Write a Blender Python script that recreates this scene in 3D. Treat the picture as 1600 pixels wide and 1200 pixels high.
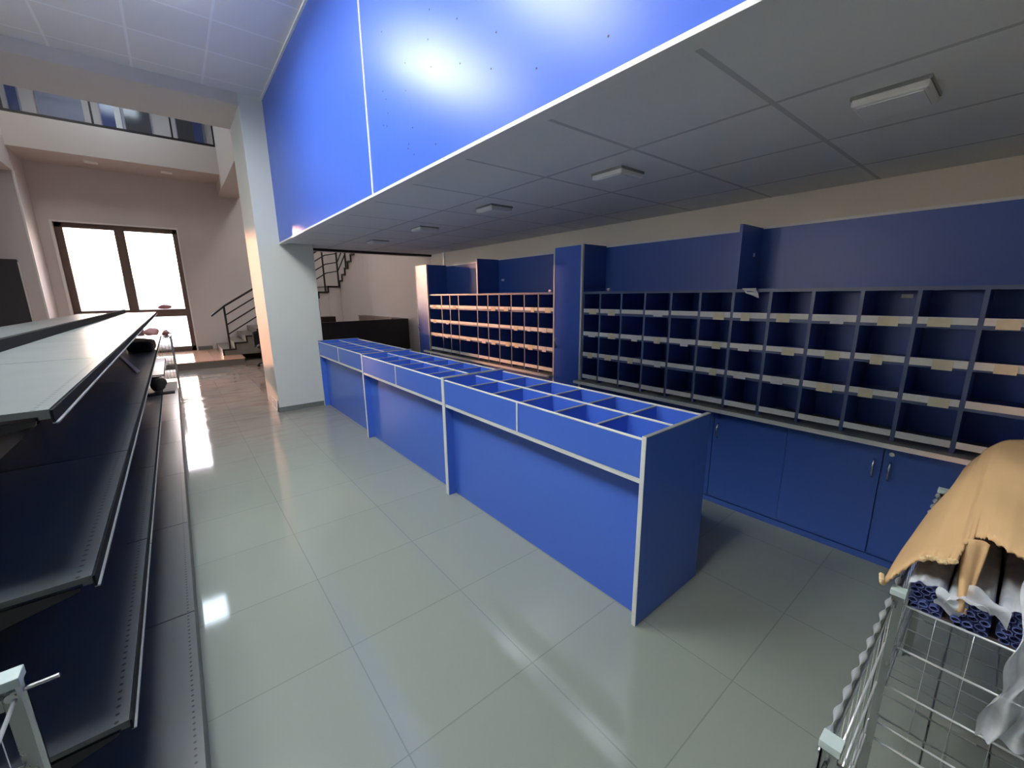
import bpy, bmesh, math, random
from mathutils import Vector, Matrix
random.seed(7)
for o in list(bpy.data.objects): bpy.data.objects.remove(o, do_unlink=True)
SC = bpy.context.scene
COL = SC.collection
S = 1.6                                   # camera height in metres; all plans below are in camera heights
def V(x, y, z): return Vector((x*S, y*S, (z+1)*S))     # z is measured from eye level

# ---------------------------------------------------------------- camera
FPX = 643.245; YAW, PIT, ROL = 0.679013721, 0.213498895, 0.0114204454
f_ = Vector((math.sin(YAW)*math.cos(PIT), math.cos(YAW)*math.cos(PIT), -math.sin(PIT)))
r_ = Vector((math.cos(YAW), -math.sin(YAW), 0)); d_ = f_.cross(r_)
c_, s_ = math.cos(ROL), math.sin(ROL)
rr = c_*r_ + s_*d_; dd = -s_*r_ + c_*d_
cam = bpy.data.objects.new('camera', bpy.data.cameras.new('camera')); COL.objects.link(cam)
cam.data.sensor_fit = 'HORIZONTAL'; cam.data.sensor_width = 36; cam.data.lens = FPX/1600*36
cam.data.clip_start = 0.02; cam.data.clip_end = 300
m3 = Matrix((rr, -dd, -f_)).transposed()
cam.matrix_world = Matrix.Translation(V(0, 0, 0)) @ m3.to_4x4()
SC.camera = cam

# ---------------------------------------------------------------- sky, sun, exposure
LED = 23.0
w = bpy.data.worlds.new('sky'); SC.world = w; w.use_nodes = True
nt = w.node_tree; nt.nodes.clear()
tc = nt.nodes.new('ShaderNodeTexCoord'); sp = nt.nodes.new('ShaderNodeSeparateXYZ'); cr = nt.nodes.new('ShaderNodeValToRGB')
bg = nt.nodes.new('ShaderNodeBackground'); ow = nt.nodes.new('ShaderNodeOutputWorld')
nt.links.new(tc.outputs['Generated'], sp.inputs[0]); nt.links.new(sp.outputs['Z'], cr.inputs[0])
cr.color_ramp.elements[0].position = 0.0; cr.color_ramp.elements[0].color = (1.0, 0.66, 0.42, 1)
cr.color_ramp.elements[1].position = 0.5; cr.color_ramp.elements[1].color = (0.62, 0.75, 1.0, 1)
sy = nt.nodes.new('ShaderNodeMapRange'); sy.inputs['From Min'].default_value = 0.05; sy.inputs['From Max'].default_value = 0.75
nt.links.new(sp.outputs['Y'], sy.inputs['Value'])
mw = nt.nodes.new('ShaderNodeMix'); mw.data_type = 'RGBA'; mw.inputs['A'].default_value = (.36, .40, .44, 1)
nt.links.new(sy.outputs[0], mw.inputs['Factor']); nt.links.new(cr.outputs[0], mw.inputs['B'])
nt.links.new(mw.outputs['Result'], bg.inputs[0]); bg.inputs[1].default_value = 14.0; nt.links.new(bg.outputs[0], ow.inputs[0])
sun = bpy.data.objects.new('sun', bpy.data.lights.new('sun', 'SUN')); COL.objects.link(sun)
sun.data.energy = 3.4; sun.data.color = (1.0, 0.44, 0.24); sun.data.angle = math.radians(1.5)
sun.rotation_euler = Vector((0.32, -1.0, -0.105)).to_track_quat('-Z', 'Y').to_euler()
sun.location = V(-6, 14, 8)
vs = SC.view_settings
vs.view_transform = 'Standard'; vs.look = 'None'; vs.gamma = 1.0; vs.use_curve_mapping = False
vs.exposure = 0.64

# ---------------------------------------------------------------- materials
def s2l(c): return c/12.92 if c <= 0.04045 else ((c+0.055)/1.055)**2.4
def rgb(r, g, b): return (s2l(r/255), s2l(g/255), s2l(b/255), 1)
def mat(name, col, rough=0.5, metal=0.0, var=0.0, vscale=6.0, bump=0.0, bscale=40.0, rvar=0.0, ior=1.5, stretch=None):
    m = bpy.data.materials.new(name); m.use_nodes = True
    n = m.node_tree.nodes; l = m.node_tree.links; b = n['Principled BSDF']
    b.inputs['Base Color'].default_value = col; b.inputs['Roughness'].default_value = rough
    b.inputs['Metallic'].default_value = metal; b.inputs['IOR'].default_value = ior
    t = n.new('ShaderNodeTexCoord'); src = t.outputs['Object']
    if stretch:
        mp = n.new('ShaderNodeMapping'); mp.inputs['Scale'].default_value = stretch; l.new(src, mp.inputs[0]); src = mp.outputs[0]
    if var or rvar:
        no = n.new('ShaderNodeTexNoise'); no.inputs['Scale'].default_value = vscale; no.inputs['Detail'].default_value = 5
        l.new(src, no.inputs['Vector'])
        if var:
            mx = n.new('ShaderNodeMix'); mx.data_type = 'RGBA'
            mx.inputs['A'].default_value = tuple(c*(1-var) for c in col[:3])+(1,)
            mx.inputs['B'].default_value = tuple(min(1, c*(1+var)) for c in col[:3])+(1,)
            l.new(no.outputs['Fac'], mx.inputs['Factor']); l.new(mx.outputs['Result'], b.inputs['Base Color'])
        if rvar:
            mr = n.new('ShaderNodeMapRange'); mr.inputs['To Min'].default_value = max(0.02, rough-rvar); mr.inputs['To Max'].default_value = rough+rvar
            mr.inputs['From Min'].default_value = 0.3; mr.inputs['From Max'].default_value = 0.7
            l.new(no.outputs['Fac'], mr.inputs['Value']); l.new(mr.outputs[0], b.inputs['Roughness'])
    if bump:
        n2 = n.new('ShaderNodeTexNoise'); n2.inputs['Scale'].default_value = bscale; n2.inputs['Detail'].default_value = 3
        l.new(src, n2.inputs['Vector'])
        bp = n.new('ShaderNodeBump'); bp.inputs['Strength'].default_value = bump; bp.inputs['Distance'].default_value = 0.01
        l.new(n2.outputs['Fac'], bp.inputs['Height']); l.new(bp.outputs[0], b.inputs['Normal'])
    return m
def emit(name, col, strength):
    m = bpy.data.materials.new(name); m.use_nodes = True
    n = m.node_tree.nodes; b = n['Principled BSDF']
    b.inputs['Base Color'].default_value = (0.8, 0.8, 0.8, 1)
    b.inputs['Emission Color'].default_value = col; b.inputs['Emission Strength'].default_value = strength
    return m
def grid_mat(name, col, linecol, sx, sy, ox, oy, lw, rough, lrough=None, var=0.03, bump=0.0, extra_x=None, dirt_and_glow=None, ior=1.5):
    """flat tiles: lines every sx / sy metres in object X / Y"""
    m = mat(name, col, rough, ior=ior); n = m.node_tree.nodes; l = m.node_tree.links; b = n['Principled BSDF']
    t = n.new('ShaderNodeTexCoord'); s = n.new('ShaderNodeSeparateXYZ'); l.new(t.outputs['Object'], s.inputs[0])
    def M(op, a, bb=None):
        q = n.new('ShaderNodeMath'); q.operation = op
        for i, v in enumerate((a, bb)):
            if v is None: continue
            if isinstance(v, (int, float)): q.inputs[i].default_value = v
            else: l.new(v, q.inputs[i])
        return q.outputs[0]
    def line(o, sz, off):
        fr = M('FRACT', M('DIVIDE', M('SUBTRACT', o, off-1000*sz), sz))
        dist = M('MULTIPLY', M('MINIMUM', fr, M('SUBTRACT', 1.0, fr)), sz)
        return M('LESS_THAN', dist, lw/2), M('FLOOR', M('DIVIDE', M('SUBTRACT', o, off-1000*sz), sz))
    lx, cx = line(s.outputs['X'], sx, ox); ly, cy = line(s.outputs['Y'], sy, oy)
    fac = M('MAXIMUM', lx, ly)
    if extra_x is not None:
        e = M('LESS_THAN', M('ABSOLUTE', M('SUBTRACT', s.outputs['X'], extra_x)), lw/2); fac = M('MAXIMUM', fac, e)
    wn = n.new('ShaderNodeTexWhiteNoise'); wn.noise_dimensions = '2D'
    cb = n.new('ShaderNodeCombineXYZ'); l.new(cx, cb.inputs[0]); l.new(cy, cb.inputs[1]); l.new(cb.outputs[0], wn.inputs['Vector'])
    mx = n.new('ShaderNodeMix'); mx.data_type = 'RGBA'
    mx.inputs['A'].default_value = tuple(c*(1-var) for c in col[:3])+(1,); mx.inputs['B'].default_value = tuple(c*(1+var) for c in col[:3])+(1,)
    l.new(wn.outputs['Value'], mx.inputs['Factor']); out = mx.outputs['Result']
    if dirt_and_glow:
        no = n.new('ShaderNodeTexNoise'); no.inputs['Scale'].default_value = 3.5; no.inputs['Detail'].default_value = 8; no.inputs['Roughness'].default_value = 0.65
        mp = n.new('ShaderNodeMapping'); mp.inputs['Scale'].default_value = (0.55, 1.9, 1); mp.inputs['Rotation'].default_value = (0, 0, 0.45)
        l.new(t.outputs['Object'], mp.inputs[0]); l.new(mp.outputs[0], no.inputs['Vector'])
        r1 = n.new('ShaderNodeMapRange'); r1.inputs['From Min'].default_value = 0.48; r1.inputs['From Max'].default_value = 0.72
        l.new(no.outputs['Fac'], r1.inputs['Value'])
        r2 = n.new('ShaderNodeMapRange'); r2.inputs['From Min'].default_value = dirt_and_glow[0]; r2.inputs['From Max'].default_value = dirt_and_glow[1]
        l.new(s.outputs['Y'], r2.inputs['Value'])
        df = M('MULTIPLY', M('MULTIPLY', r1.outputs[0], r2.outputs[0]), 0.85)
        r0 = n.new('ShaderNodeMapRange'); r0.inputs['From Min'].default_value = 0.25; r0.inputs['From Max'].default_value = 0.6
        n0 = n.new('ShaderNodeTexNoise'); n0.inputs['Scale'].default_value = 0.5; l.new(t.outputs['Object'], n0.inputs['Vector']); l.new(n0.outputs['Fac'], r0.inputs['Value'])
        film = M('MULTIPLY', M('MULTIPLY', r0.outputs[0], r2.outputs[0]), 0.75)  # pink tint growing along Y: warm sunlight painted into the floor colour
        mf = n.new('ShaderNodeMix'); mf.data_type = 'RGBA'; l.new(film, mf.inputs['Factor']); l.new(out, mf.inputs['A']); mf.inputs['B'].default_value = dirt_and_glow[3]
        m2 = n.new('ShaderNodeMix'); m2.data_type = 'RGBA'; l.new(df, m2.inputs['Factor']); l.new(mf.outputs['Result'], m2.inputs['A']); m2.inputs['B'].default_value = dirt_and_glow[2]
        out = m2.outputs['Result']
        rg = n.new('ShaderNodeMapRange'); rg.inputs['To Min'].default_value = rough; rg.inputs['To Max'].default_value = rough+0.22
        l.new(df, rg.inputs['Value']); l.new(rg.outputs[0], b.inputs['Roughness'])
    m3_ = n.new('ShaderNodeMix'); m3_.data_type = 'RGBA'; l.new(fac, m3_.inputs['Factor']); l.new(out, m3_.inputs['A']); m3_.inputs['B'].default_value = linecol
    l.new(m3_.outputs['Result'], b.inputs['Base Color'])
    if bump:
        bp = n.new('ShaderNodeBump'); bp.inputs['Strength'].default_value = abs(bump); bp.inputs['Distance'].default_value = 0.004; bp.invert = bump < 0
        l.new(fac, bp.inputs['Height']); l.new(bp.outputs[0], b.inputs['Normal'])
    return m

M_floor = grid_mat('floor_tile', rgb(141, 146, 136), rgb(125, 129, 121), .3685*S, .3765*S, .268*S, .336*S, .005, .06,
                   var=.02, dirt_and_glow=(2.6*S, 5.0*S, rgb(118, 88, 76), rgb(178, 148, 136)), ior=1.65)  # mud streaks, then the painted pink of sun and warm reflections
M_ceil = grid_mat('ceiling_tile', rgb(232, 230, 226), rgb(244, 244, 242), .380*S, .384*S, .015*S, 3.138*S, .022, .75, var=.015, bump=.5)
M_mezz = grid_mat('mezzanine_tile', rgb(232, 233, 232), rgb(196, 198, 198), .411*S, .402*S, .798*S, .47*S, .022, .8, var=.012, bump=-.4)
M_wall = mat('white_plaster', rgb(212, 214, 208), .75, var=.03, vscale=1.5, bump=.05, bscale=60)
M_wallhall = mat('grey_plaster', rgb(208, 203, 202), .8, var=.04, vscale=1.2, bump=.05, bscale=60)
M_wallr = mat('warm_white_plaster', rgb(234, 226, 212), .75, var=.03, vscale=1.5, bump=.05, bscale=60)
M_beam = mat('beam_plaster', rgb(196, 190, 185), .8, var=.03, vscale=1.5)
M_base = mat('grey_skirting', rgb(112, 116, 110), .5)
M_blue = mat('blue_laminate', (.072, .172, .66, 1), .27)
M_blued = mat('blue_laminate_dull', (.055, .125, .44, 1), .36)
M_fascia = mat('blue_gloss_panel', (.062, .152, .66, 1), .31, ior=1.45, rvar=.02, vscale=2.0, bump=.05, bscale=16, stretch=(1, 1, .25))
M_fascia.node_tree.nodes['Principled BSDF'].inputs['Specular IOR Level'].default_value = .38
M_edge = mat('white_edging', rgb(226, 228, 222), .4)
M_edgeg = mat('grey_edging', rgb(138, 142, 140), .4)
M_edgeb = mat('blue_grey_edging', rgb(88, 108, 146), .35)
M_ticket = mat('ticket_white', rgb(244, 246, 240), .45, var=.05, vscale=25)
M_paper = mat('cream_paper', rgb(236, 230, 200), .7, var=.08, vscale=30)
M_white = mat('white_paper', rgb(236, 238, 238), .6)
M_chrome = mat('chrome', rgb(200, 202, 204), .18, 1.0)
M_black = mat('black_metal', rgb(22, 21, 22), .45)
M_blackm = mat('black_matt', rgb(20, 19, 19), .7, var=.2, vscale=15)
M_soft = mat('black_fabric', rgb(16, 15, 17), .85, var=.25, vscale=12, bump=.3, bscale=20)
M_desk = mat('black_laminate', rgb(30, 29, 30), .5)
M_dkgrey = mat('dark_grey_board', rgb(58, 58, 62), .55)
M_lampw = mat('white_plastic', rgb(232, 232, 230), .35)
M_frame = mat('brown_window_frame', rgb(96, 78, 70), .4)
M_step = mat('grey_stone', rgb(120, 116, 110), .45, var=.12, vscale=8)
M_plat = grid_mat('platform_tile', rgb(214, 166, 138), rgb(130, 115, 105), .37*S, .376*S, 0, 0, .006, .12, var=.03)  # orange of the sun on the platform is put into the tile colour
M_galv = mat('galvanised_steel', rgb(176, 180, 176), .34, 1.0, var=.12, vscale=18, rvar=.1)
M_wire = mat('bright_wire', rgb(214, 216, 214), .28, .55)
M_cap = mat('pale_grey_cap', rgb(186, 200, 194), .4)
M_card = mat('cardboard', rgb(208, 170, 122), .8, var=.10, vscale=7, bump=.15, bscale=12)
M_cardd = mat('cardboard_torn_core', rgb(222, 194, 146), .9, var=.15, vscale=60, bump=.6, bscale=90)
M_prof = mat('blue_profile_plastic', rgb(92, 104, 158), .3, var=.2, vscale=25)
M_pink = mat('pink_cloth', rgb(214, 160, 160), .8, var=.15, vscale=12, bump=.3, bscale=20)
M_pinkd = mat('dusty_rose_bag', rgb(170, 120, 120), .7, var=.15, vscale=12)
M_silver = mat('silver_strip', rgb(222, 222, 218), .4, .1)
M_brown = mat('brown_board', rgb(104, 86, 80), .6)
M_dkbrown = mat('dark_brown_box', rgb(52, 45, 44), .6)
M_out = mat('pale_pavement', rgb(210, 205, 196), .9)
M_outb = mat('pale_house_wall', rgb(196, 190, 184), .9, var=.05)
M_outw = mat('house_window', rgb(120, 124, 130), .3)
M_gpane_b = mat('blue_glass', rgb(78, 92, 140), .15)
M_gpane_d = mat('grey_glass', rgb(82, 84, 90), .12)
M_gpane_p = mat('pale_blind', rgb(150, 156, 178), .5)
M_led = emit('lit_diffuser', (.93, .98, 1.0, 1), LED)
M_ledup = emit('lit_uplight_fill', (.95, .98, 1.0, 1), LED*.55)
M_ledh = emit('lit_diffuser_hall', (.72, .86, 1.0, 1), 8.0)
M_ledfill = emit('lit_diffuser_fill', (1.0, .93, .88, 1), 11.0)
# grey shelf metal with a row of punched holes near the front edge (object X = distance from the front edge)
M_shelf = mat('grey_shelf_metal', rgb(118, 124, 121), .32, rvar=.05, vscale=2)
def punched(m):
    n = m.node_tree.nodes; l = m.node_tree.links; b = n['Principled BSDF']
    t = n.new('ShaderNodeTexCoord'); s = n.new('ShaderNodeSeparateXYZ'); l.new(t.outputs['Object'], s.inputs[0])
    def M(op, a, bb=None):
        q = n.new('ShaderNodeMath'); q.operation = op
        for i, v in enumerate((a, bb)):
            if v is None: continue
            if isinstance(v, (int, float)): q.inputs[i].default_value = v
            else: l.new(v, q.inputs[i])
        return q.outputs[0]
    fr = M('FRACT', M('DIVIDE', M('ADD', s.outputs['Y'], 50), .025))
    dy = M('MULTIPLY', M('SUBTRACT', fr, .5), .025); dx = M('ADD', M('ABSOLUTE', s.outputs['X']), -.022)
    rad = M('SQRT', M('ADD', M('MULTIPLY', dx, dx), M('MULTIPLY', dy, dy)))
    hole = M('LESS_THAN', rad, .0042)
    mx = n.new('ShaderNodeMix'); mx.data_type = 'RGBA'; l.new(hole, mx.inputs['Factor'])
    mx.inputs['A'].default_value = b.inputs['Base Color'].default_value; mx.inputs['B'].default_value = (.004, .004, .005, 1)
    l.new(mx.outputs['Result'], b.inputs['Base Color'])
punched(M_shelf)
M_darkstrip = mat('matt_dark_strip', rgb(30, 32, 33), .85, ior=1.25)  # for the top rail and the shade painted on shelf lips
M_shelf_shade = mat('grey_shelf_metal_shaded', rgb(88, 92, 92), .30)  # same shelf metal, darkened for the shade below the top shelves
punched(M_shelf_shade)
M_shelfd = mat('dark_shelf_metal', rgb(34, 36, 37), .35)
# clear film
M_film = bpy.data.materials.new('plastic_film'); M_film.use_nodes = True
n = M_film.node_tree.nodes; l = M_film.node_tree.links; b = n['Principled BSDF']
b.inputs['Base Color'].default_value = rgb(228, 232, 235); b.inputs['Roughness'].default_value = .18
tr = n.new('ShaderNodeBsdfTransparent'); mxs = n.new('ShaderNodeMixShader'); no = n.new('ShaderNodeTexNoise'); no.inputs['Scale'].default_value = 9; no.inputs['Detail'].default_value = 6
mr = n.new('ShaderNodeMapRange'); mr.inputs['From Min'].default_value = .35; mr.inputs['From Max'].default_value = .7; mr.inputs['To Min'].default_value = .42; mr.inputs['To Max'].default_value = .92
tcx = n.new('ShaderNodeTexCoord'); l.new(tcx.outputs['Object'], no.inputs['Vector']); l.new(no.outputs['Fac'], mr.inputs['Value']); l.new(mr.outputs[0], mxs.inputs[0])
l.new(tr.outputs[0], mxs.inputs[1]); l.new(b.outputs[0], mxs.inputs[2]); l.new(mxs.outputs[0], n['Material Output'].inputs['Surface'])
bp = n.new('ShaderNodeBump'); bp.inputs['Strength'].default_value = .6; l.new(no.outputs['Fac'], bp.inputs['Height']); l.new(bp.outputs[0], b.inputs['Normal'])
# window glass: clear to the light, faint reflection
M_glass = bpy.data.materials.new('window_glass'); M_glass.use_nodes = True
n = M_glass.node_tree.nodes; l = M_glass.node_tree.links; n.remove(n['Principled BSDF'])
tr = n.new('ShaderNodeBsdfTransparent'); gl = n.new('ShaderNodeBsdfGlossy'); gl.inputs['Roughness'].default_value = .02
fr = n.new('ShaderNodeFresnel'); fr.inputs[0].default_value = 1.45; mxs = n.new('ShaderNodeMixShader')
l.new(fr.outputs[0], mxs.inputs[0]); l.new(tr.outputs[0], mxs.inputs[1]); l.new(gl.outputs[0], mxs.inputs[2]); l.new(mxs.outputs[0], n['Material Output'].inputs['Surface'])

# ---------------------------------------------------------------- mesh helpers
OFF = {}
class MB:
    def __init__(self): self.bm = bmesh.new()
    def box(self, x0, x1, y0, y1, z0, z1):
        a = V(min(x0, x1), min(y0, y1), min(z0, z1)); b = V(max(x0, x1), max(y0, y1), max(z0, z1))
        vs_ = [self.bm.verts.new((x, y, z)) for z in (a.z, b.z) for y in (a.y, b.y) for x in (a.x, b.x)]
        for q in ((0, 2, 3, 1), (4, 5, 7, 6), (0, 1, 5, 4), (2, 6, 7, 3), (0, 4, 6, 2), (1, 3, 7, 5)):
            self.bm.faces.new([vs_[i] for i in q])
        return self
    def prism(self, pts, axis, a, b):
        """polygon (pairs of the two other axes, camera heights) extruded along axis from a to b"""
        def P(p, t):
            return V(*{'x': (t, p[0], p[1]), 'y': (p[0], t, p[1]), 'z': (p[0], p[1], t)}[axis])
        A = [self.bm.verts.new(P(p, a)) for p in pts]; B = [self.bm.verts.new(P(p, b)) for p in pts]; k = len(pts)
        self.bm.faces.new(A); self.bm.faces.new(B[::-1])
        for i in range(k): self.bm.faces.new((A[i], B[i], B[(i+1) % k], A[(i+1) % k]))
        return self
    def tube(self, pts, r, seg=8, cap=True):
        """pts in camera heights, r in metres"""
        P = [V(*p) for p in pts]; rings = []
        up0 = None
        for i, p in enumerate(P):
            t = ((P[min(i+1, len(P)-1)]-P[max(i-1, 0)])).normalized()
            up = up0 or (Vector((0, 0, 1)) if abs(t.z) < .9 else Vector((1, 0, 0)))
            s = t.cross(up).normalized(); u = s.cross(t).normalized(); up0 = u
            rad = r[i] if isinstance(r, (list, tuple)) else r
            rings.append([self.bm.verts.new(p + rad*(math.cos(q)*s+math.sin(q)*u)) for q in [2*math.pi*k/seg for k in range(seg)]])
        for A, B in zip(rings, rings[1:]):
            for k in range(seg): self.bm.faces.new((A[k], A[(k+1) % seg], B[(k+1) % seg], B[k]))
        if cap: self.bm.faces.new(rings[0][::-1]); self.bm.faces.new(rings[-1])
        return self
    def grid(self, fn, nu, nv):
        g = [[self.bm.verts.new(V(*fn(i/nu, j/nv))) for j in range(nv+1)] for i in range(nu+1)]
        for i in range(nu):
            for j in range(nv): self.bm.faces.new((g[i][j], g[i+1][j], g[i+1][j+1], g[i][j+1]))
        return self
    def blob(self, c, r, seed=0, amp=.15, u=16, v=10, flat=None):
        rnd = random.Random(seed); ph = [rnd.uniform(0, 6) for _ in range(6)]
        C = V(*c); rings = []
        for j in range(v+1):
            th = math.pi*j/v; ring = []
            for i in range(u):
                p = 2*math.pi*i/u
                k = 1+amp*(math.sin(3*p+ph[0]+2*th)+math.sin(2*p+ph[1]-3*th)*.8+.5*math.sin(5*p+ph[2])*math.sin(4*th+ph[3]))
                q = Vector((r[0]*math.sin(th)*math.cos(p), r[1]*math.sin(th)*math.sin(p), r[2]*math.cos(th)))*k
                if flat is not None and q.z < -flat*r[2]: q.z = -flat*r[2]
                ring.append(q*S + C)
            rings.append(ring)
        top = self.bm.verts.new(rings[0][0]); bot = self.bm.verts.new(rings[-1][0])
        R = [[self.bm.verts.new(q) for q in ring] for ring in rings[1:-1]]
        for i in range(u):
            self.bm.faces.new((top, R[0][i], R[0][(i+1) % u])); self.bm.faces.new((bot, R[-1][(i+1) % u], R[-1][i]))
            for A, B in zip(R, R[1:]): self.bm.faces.new((A[i], B[i], B[(i+1) % u], A[(i+1) % u]))
        return self
    def build(self, name, m, parent=None, org=None, smooth=False, bevel=0.0, solid=0.0):
        bmesh.ops.recalc_face_normals(self.bm, faces=self.bm.faces)
        off = OFF[parent.name] if parent else (V(*org) if org else Vector((0, 0, 0)))
        bmesh.ops.translate(self.bm, verts=self.bm.verts, vec=-off)
        me = bpy.data.meshes.new(name); self.bm.to_mesh(me); self.bm.free()
        o = bpy.data.objects.new(name, me); COL.objects.link(o); me.materials.append(m)
        OFF[o.name] = off
        if parent: o.parent = parent
        else: o.location = off
        if smooth:
            for p in me.polygons: p.use_smooth = True
        if solid:
            q = o.modifiers.new('thickness', 'SOLIDIFY'); q.thickness = solid; q.offset = 0
        if bevel:
            q = o.modifiers.new('bevel', 'BEVEL'); q.width = bevel; q.segments = 2; q.limit_method = 'ANGLE'; q.harden_normals = False
        return o
def thing(name, label, cat, org, group=None):
    o = bpy.data.objects.new(name, None); COL.objects.link(o); o.location = V(*org); o.empty_display_size = .1
    OFF[o.name] = V(*org); return tag(o, label, cat, group)
def tag(o, label, cat, group=None):
    o['label'] = label; o['category'] = cat
    if group: o['group'] = group
    return o
def struct(o): o['kind'] = 'structure'; return o
def copy_tree(o, loc, label=None):
    r = o.copy(); COL.objects.link(r); r.location = loc
    if label: r['label'] = label
    for ch in o.children:
        c = ch.copy(); COL.objects.link(c); c.parent = r
        for g in ch.children:
            d = g.copy(); COL.objects.link(d); d.parent = c
    return r

# ================================================================ SETTING
ZC, ZU, ZH = .449, 1.526, 3.2          # mezzanine ceiling, shop ceiling, hall ceiling
XW, XF = 2.34, .775                    # right wall, blue fascia
YP, YPB = 4.05, 4.64                   # pillar front and back
YF, YB = 9.1, -3.0                     # far wall, wall behind
XL, XH = -3.0, 3.3                     # left wall, right wall of the hall
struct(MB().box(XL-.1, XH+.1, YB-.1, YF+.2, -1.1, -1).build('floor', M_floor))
struct(MB().box(XL-.1, XF+.05, YB, YPB-.05, ZU, ZU+.1).build('ceiling', M_ceil))
struct(MB().box(XF+.03, XW+.1, YB, 4.33, ZC, ZC+.12).build('ceiling_mezzanine', M_mezz))
struct(MB().box(XL-.1, XH+.1, YP+.28, YF+.2, ZH, ZH+.1).build('ceiling_hall', M_wallhall))
wl = MB(); wl.box(XL-.1, XL, YB-.1, 1.3, -1, ZH); wl.box(XL-.1, XL, 2.8, YF+.2, -1, ZH); wl.box(XL-.1, XL, 1.3, 2.8, -1, .0); wl.box(XL-.1, XL, 1.3, 2.8, .62, ZH)
struct(wl.build('wall_left', M_wall))
wn3 = struct(bpy.data.objects.new('window_9', None)); COL.objects.link(wn3); wn3.location = V(XL, 2.05, 0); OFF['window_9'] = V(XL, 2.05, 0)  # unseen window added to let fill light in under the mezzanine
f = MB()
for y in (1.3, 2.03, 2.76): f.box(XL-.06, XL-.02, y, y+.04, .0, .62)
f.box(XL-.06, XL-.02, 1.3, 2.8, .0, .04); f.box(XL-.06, XL-.02, 1.3, 2.8, .58, .62)
f.build('window_frame', M_frame, wn3)  # frame of the added unseen window
MB().box(XL-.045, XL-.04, 1.34, 2.76, .04, .58).build('window_pane', M_glass, wn3)  # pane of the added unseen window
struct(MB().box(XW, XW+.1, YB-.1, 4.33, -1, ZC).build('wall_right', M_wallr))
struct(MB().box(XL, XW+.1, YB-.1, YB, -1, ZU).build('wall_back', M_wall))
struct(MB().box(XH, XH+.1, 4.33, YF+.2, -1, ZH).build('wall_hall_right', M_wallhall))
struct(MB().box(2.408, XH, 4.34, 6.298, -1, ZH).build('wall_hall_front', M_wallhall))
struct(MB().box(XF+.2, XH+.1, 4.33, 4.62, ZC+.0, ZH).build('wall_over_passage', M_wallhall))
struct(MB().box(XL, .61, YP, YPB, 1.44, ZH).build('beam', M_beam))
# far wall with the window opening (X -1.18..225, Z -.895..1.10) 
WX0, WX1, WZ0, WZ1 = -1.18, .228, -.895, 1.115
wl = MB(); wl.box(XL, WX0, YF, YF+.2, -1, ZH); wl.box(WX1, XH, YF, YF+.2, -1, ZH); wl.box(WX0, WX1, YF, YF+.2, WZ1, ZH); wl.box(WX0, WX1, YF, YF+.2, -1, WZ0)
struct(wl.build('wall_far', M_wallhall))
# bright plaster reveal around the window
rv = MB(); rv.box(WX0-.03, WX0, YF-.03, YF+.01, WZ0, WZ1+.02); rv.box(WX1, WX1+.018, YF-.02, YF+.01, WZ0, WZ1+.02); rv.box(WX0, WX1, YF-.02, YF+.01, WZ1, WZ1+.02)
struct(rv.build('trim_1', M_lampw))
# pillar, its skirting
struct(MB().box(.61, 1.035, YP, YPB, -1, ZH).build('pillar', M_wall, bevel=.006))
struct(MB().box(.606, 1.037, YP-.008, YP, -1, -.956).build('baseboard_pillar', M_base))
struct(MB().box(XL, -1.335, 8.45, YF, -1, ZH).build('wall_pier', M_wallhall, bevel=.012))
struct(MB().box(-1.352, -1.332, 8.44, 8.47, -1, 1.62).build('trim_7', M_lampw))
struct(MB().box(WX1+.02, .46, YF-.012, YF, -.895, -.83).build('baseboard_far', M_base))
# balcony of the hall, the beam beside it
struct(MB().box(-1.34, .87, 8.35, YF, 1.9, 2.29).build('balcony_slab', M_beam))
struct(MB().box(.87, 1.17, YPB, YF, 1.70, ZH).build('beam_side', M_beam))
struct(MB().box(XL, -1.34, YPB, 8.45, 1.62, 2.0).build('beam_left', M_beam))
# blue fascia: three panels with white joint strips and bottom trim
fa = MB(); fa.box(XF, XF+.04, YB, 1.936, ZC-.001, ZU); fa.box(XF, XF+.04, 1.942, YP, ZC-.001, ZU)
struct(fa.build('wall_fascia', M_fascia))
struct(MB().box(XF-.004, XF+.004, 1.934, 1.944, ZC, ZU).build('trim_2', M_lampw))
struct(MB().box(XF-.006, XF+.043, YB, YP, ZC-.012, ZC-.001).build('trim_3', M_lampw))
struct(MB().box(XF-.012, XF, YB, YP, ZU-.012, ZU).build('trim_4', M_lampw))
struct(MB().box(1.035, XW, 4.315, 4.345, ZC-.022, ZC+.002).build('trim_5', M_black))
struct(MB().box(XW-.012, XW, 4.02, 4.05, -.5, ZC).build('trim_6', M_lampw))
sh = MB(); rs = random.Random(12)
for k in range(34):
    y = rs.choice((.5, .62, .85, 1.02, 1.2, 1.38, 1.55, 1.75))+rs.uniform(-.03, .03); z0 = rs.uniform(ZC+.05, 1.0)
    sh.tube([(XF-.0008, y, z0), (XF+.001, y, z0)], .0042, 6)
struct(sh.build('trim_8', M_black))
# platform in front of the window
struct(MB().box(-2.2, .745, 7.42, YF, -1, -.905).build('platform', M_step))
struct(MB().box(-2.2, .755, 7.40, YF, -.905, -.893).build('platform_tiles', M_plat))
# outside
struct(MB().box(-40, 40, YF+.2, 60, -1.2, -1.02).build('pavement', M_out))
h = thing('house', 'pale house across the street seen through the bright window', 'house', (-2, 26, -1))
MB().box(-3.2, 8, 26, 32, -1.02, .3).build('wall', M_outb, h)
MB().prism([(-3.5, .3), (8.3, .3), (7, .9), (-2.2, .9)], 'y', 25.6, 32.4).build('roof', M_outw, h)
for k, xx in enumerate((-2.6, -.9, .9, 2.8, 5.0)):
    MB().box(xx, xx+.9, 25.95, 26.02, -.55, .1).build('window', M_outw, h)

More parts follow.
